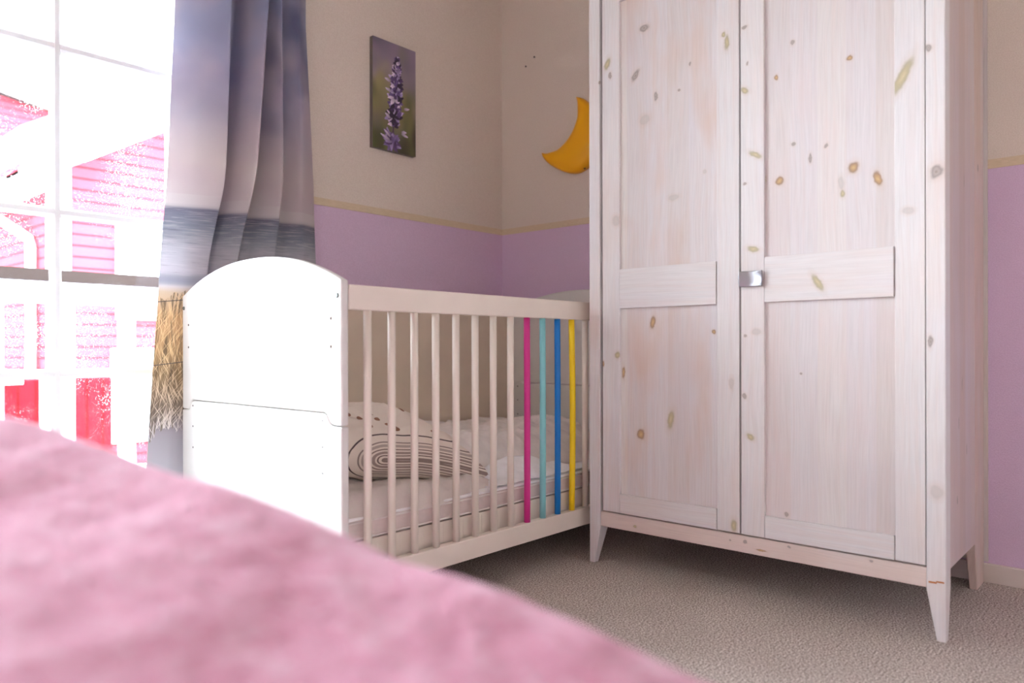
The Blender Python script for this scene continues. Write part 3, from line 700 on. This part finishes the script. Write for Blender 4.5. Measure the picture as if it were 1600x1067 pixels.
# ------------------------------------------------------------ picture, moon, nails
def picture():
    nx, nzz = 120, 232
    r = random.Random(5); w, h = .2215, .436
    import array
    def lin(c): return [((x/255)/12.92 if x <= 10 else ((x/255+.055)/1.055)**2.4) for x in c]
    blobs = []
    for k in range(90):
        bxx, bz = r.random(), r.random()
        if bz > .62: c = r.choice([(120, 105, 125), (98, 88, 108), (140, 128, 140), (110, 104, 100), (84, 78, 92)])
        elif bz > .2: c = r.choice([(112, 108, 70), (128, 122, 78), (86, 84, 58), (104, 92, 104), (140, 134, 92), (94, 100, 62)])
        else: c = r.choice([(62, 66, 44), (78, 84, 50), (120, 104, 140), (56, 52, 48), (96, 98, 58)])
        blobs.append((bxx, bz, r.uniform(.06, .16), r.uniform(.05, .14), c))
    img = [[None]*(nx+1) for _ in range(nzz+1)]
    for j in range(nzz+1):
        v = j/nzz
        for i in range(nx+1):
            u = i/nx
            s = 1e-3; acc = [0, 0, 0]
            for a, b, ru, rv, c in blobs:
                q = ((u-a)/ru)**2 + ((v-b)/rv)**2
                if q < 7:
                    wgt = math.exp(-q); s += wgt
                    acc[0] += wgt*c[0]; acc[1] += wgt*c[1]; acc[2] += wgt*c[2]
            img[j][i] = [acc[k]/s if s > .01 else 100 for k in range(3)]
    def petal(cu, cv, ang, ln, wd_, col):
        ca, sa = math.cos(ang), math.sin(ang)
        R = ln*1.3
        for j in range(max(0, int((cv-R/2)*nzz)), min(nzz, int((cv+R/2)*nzz)+2)):
            for i in range(max(0, int((cu-R)*nx)), min(nx, int((cu+R)*nx)+2)):
                du = i/nx-cu; dv = (j/nzz-cv)*1.97
                a = du*ca+dv*sa; b = -du*sa+dv*ca
                if 0 <= a <= ln and abs(b) < wd_*math.sin(PI*min(1, a/ln*.8+.15)):
                    f = .75+.35*a/ln
                    img[j][i] = [min(255, x*f) for x in col]
    for j in range(int(.03*nzz), int(.88*nzz)):          # stem
        v = j/nzz; cu = .44 + .15*v
        for i in range(int((cu-.012)*nx), int((cu+.012)*nx)+1): img[j][i] = [64, 50, 68]
    tiers = [(.09, .22, 34), (.27, .13, 20), (.34, .20, 34), (.43, .16, 30), (.50, .17, 34), (.57, .15, 30), (.64, .15, 30), (.70, .12, 24), (.76, .10, 22), (.81, .085, 20), (.855, .06, 14)]
    for v, sp_, n in tiers:
        for k in range(int(n*1.4)):
            cu = .44+.15*v + r.uniform(-.35, .35)*sp_; cv = v + r.uniform(-.025, .025)
            ang = r.uniform(-.5, PI+.5) if r.random() < .7 else r.uniform(0, 2*PI)
            col = r.choice([(66, 48, 88), (92, 74, 122), (44, 34, 56), (40, 30, 52), (140, 124, 166), (166, 150, 184), (78, 62, 104), (196, 182, 202)]) if v > .12 else r.choice([(110, 92, 140), (140, 124, 164), (80, 62, 100)])
            petal(cu, cv, ang, sp_*r.uniform(.5, 1.1), .024+.02*r.random(), col)
    for cu, cv, ang, ln in ((.66, .185, -.25, .16), (.66, .20, .1, .12), (.40, .30, 2.6, .14), (.38, .10, 2.8, .22), (.40, .13, 2.5, .18), (.42, .55, 2.9, .14), (.40, .64, 2.9, .13), (.72, .42, .2, .13)):
        petal(cu, cv, ang, ln, .026, (178, 164, 186))
    me = bpy.data.meshes.new('print')
    vs = [(w*i/nx, 0, h*j/nzz) for j in range(nzz+1) for i in range(nx+1)]
    fs = [(j*(nx+1)+i, j*(nx+1)+i+1, (j+1)*(nx+1)+i+1, (j+1)*(nx+1)+i) for j in range(nzz) for i in range(nx)]
    me.from_pydata(vs, [], fs)
    ca = me.color_attributes.new('print_color', 'FLOAT_COLOR', 'POINT')
    buf = []
    for j in range(nzz+1):
        for i in range(nx+1): buf += lin([min(255, q*1.22) for q in img[j][i]]) + [1.0]
    ca.data.foreach_set('color', buf)
    t = NT('canvas_print'); at = t.n('ShaderNodeVertexColor', layer_name='print_color')
    t.l(at.outputs[0], t.p.inputs['Base Color']); t.p.inputs['Roughness'].default_value = .6
    return me, t.m
pc = thing('wall_picture', 'unframed canvas photo of a purple flower spike on the left wall above the crib', 'picture', (1.831, YA, 1.491))
obj('canvas', bx(0, .2215, -.019, 0, 0, .436), flat('canvas_edge', (112, 104, 98), .7), pc, bevel=.0015)
me, mt_ = picture(); po = link('print', me, pc, mt_); po.location = (0, -.0195, 0)

def moon():
    outer = [(.25, 0), (.243, .045), (.218, .092), (.183, .120), (.147, .136), (.09, .150), (.054, .154), (.02, .152), (-.003, .144)]
    inner = [(.080, 0), (.078, .028), (.072, .052), (.063, .077), (.052, .092), (.040, .105), (.028, .117), (.012, .130), (-.007, .139)]
    O = [(a, -c) for a, c in outer[::-1]] + outer[1:]; I = [(a, -c) for a, c in inner[::-1]] + inner[1:]
    n = len(O)-1; ax = (-.736, -.677); cc = (-.677, .736); mid = (2.005, 1.669)
    def cr_(P, t):
        x = t*n; i = min(int(x), n-1); f = x-i
        p = [P[max(0, min(n, i+k))] for k in (-1, 0, 1, 2)]
        return [.5*((2*p[1][a]) + (-p[0][a]+p[2][a])*f + (2*p[0][a]-5*p[1][a]+4*p[2][a]-p[3][a])*f*f + (-p[0][a]+3*p[1][a]-3*p[2][a]+p[3][a])*f**3) for a in (0, 1)]
    def fn(u, v):
        o = cr_(O, u); i = cr_(I, u)
        s = -math.cos(v*PI); w = (s+1)/2
        a = i[0]+(o[0]-i[0])*w; c = i[1]+(o[1]-i[1])*w
        hgt = (.010 + .045*max(0, math.sin(PI*v))**.6 * (max(0, math.sin(PI*min(1, max(0, u*.94+.03))))**.5)) if 0 < v < 1 else 0
        return (-hgt, mid[0]+a*ax[0]+c*cc[0]-2.0, mid[1]+a*ax[1]+c*cc[1]-1.6)
    bm = grid(fn, 80, 20)
    # close the two tips
    bmesh.ops.holes_fill(bm, edges=[e for e in bm.edges if e.is_boundary], sides=0)
    return bm
mo = thing('wall_lamp', 'yellow crescent moon wall lamp, half hidden by the wardrobe', 'lamp', (XB, 2.0, 1.6))
obj('lamp_shade', moon(), flat('yellow_moon_plastic', (252, 184, 8), .4), mo, smooth=True)
for (y, z, r_) in ((1.889, 1.4625, .003), (1.872, 1.4645, .0035)):
    o = obj('screw', tube([(-.018, y-2.0, z-1.6), (-.024, y-2.0, z-1.6)], r_), M['black'], mo)
for y, z, lb in ((2.216, 1.99, 'tiny dark nail left of the pair high on the wall above the crib'), (2.165, 2.02, 'tiny dark nail right of the pair high on the wall above the crib')):
    tag(obj('nail', tube([(XB, y, z), (XB-.004, y, z)], .0035), M['black']), lb, 'nail')

# ------------------------------------------------------------ bed in the foreground with the fleece blanket
EDGE = [(-1.5, .60), (.0, .53), (.183, .492), (.225, .468), (.278, .449), (.347, .428), (.421, .402), (.498, .374), (.585, .350), (.679, .321), (.754, .294), (.834, .264), (.918, .230), (.993, .190), (1.10, .12)]
ZED = [(-1.5, .44), (.0, .445), (.183, .456), (.225, .478), (.278, .497), (.347, .514), (.421, .530), (.498, .546), (.585, .560), (.679, .581), (.754, .602), (.834, .617), (.918, .630), (.993, .634), (1.10, .63)]
bd = thing('bed', 'bed in the foreground under the pink fleece blanket', 'bed', (0, -.3, 0))
obj('mattress', bx(-.75, .14, -.9, 1.1, .24, .40), M['sheet'], bd, bevel=.03, seg=3)
obj('bed_frame', bx(-.78, .17, -.93, 1.13, .14, .24), M['white_paint'], bd, bevel=.005)
for x in (-.74, .10):
    for y in (-.88, 1.05): obj('leg', bx(x, x+.05, y, y+.05, 0, .14), M['white_paint'], bd)
def blf(u, v):
    y = -1.0 + 2.22*u
    ex, ez = lerp_tab(EDGE, y), lerp_tab(ZED, y)
    s = sum(lerp_tab(EDGE, y+k) for k in (-.05, 0, .05))/3; ex = s
    r = .09
    tb = 1-v                                   # v 0 = far side of the bed, 1 = hanging edge
    q = v*1.75 - 1.0                            # metres across
    ez += lerp_tab([(.18, .003), (.3, .004), (.42, .006), (.498, .011), (.585, .018), (.68, .013), (.99, .012)], y)
    ez += -.035*min(1, max(0, (y-1.12)/.3))*5
    if q < 0:
        x = ex + q*.95 - r*.6; z = ez - .00*q + .035*(q)*(1 if q > -.25 else 1)
        z = ez + .10*q if q > -.2 else ez - .02
        z = ez - .02*(1-math.exp(q*8))
    else:
        L = q; a = min(PI/2, L/r)
        x = ex - r*.6 + r*math.sin(a); z = ez - r*(1-math.cos(a))
        if L > r*PI/2:
            d = L-r*PI/2; z -= d*.97; x += d*.25
    n1 = noise.noise(Vector((x*5, y*5, z*5))); n2 = noise.noise(Vector((x*16, y*16, z*16+4)))
    k = .007*n1 + .004*n2 + .0015*noise.noise(Vector((x*45, y*45, z*45)))
    return (x + k*.5, y, max(.02, z + k))
bl = obj('fleece_blanket', grid(blf, 260, 200), M['fleece'], smooth=True)
m = bl.modifiers.new('solid', 'SOLIDIFY'); m.thickness = .012; m.offset = -1
tag(bl, 'fluffy pink fleece blanket covering the bed in the blurred foreground', 'blanket')
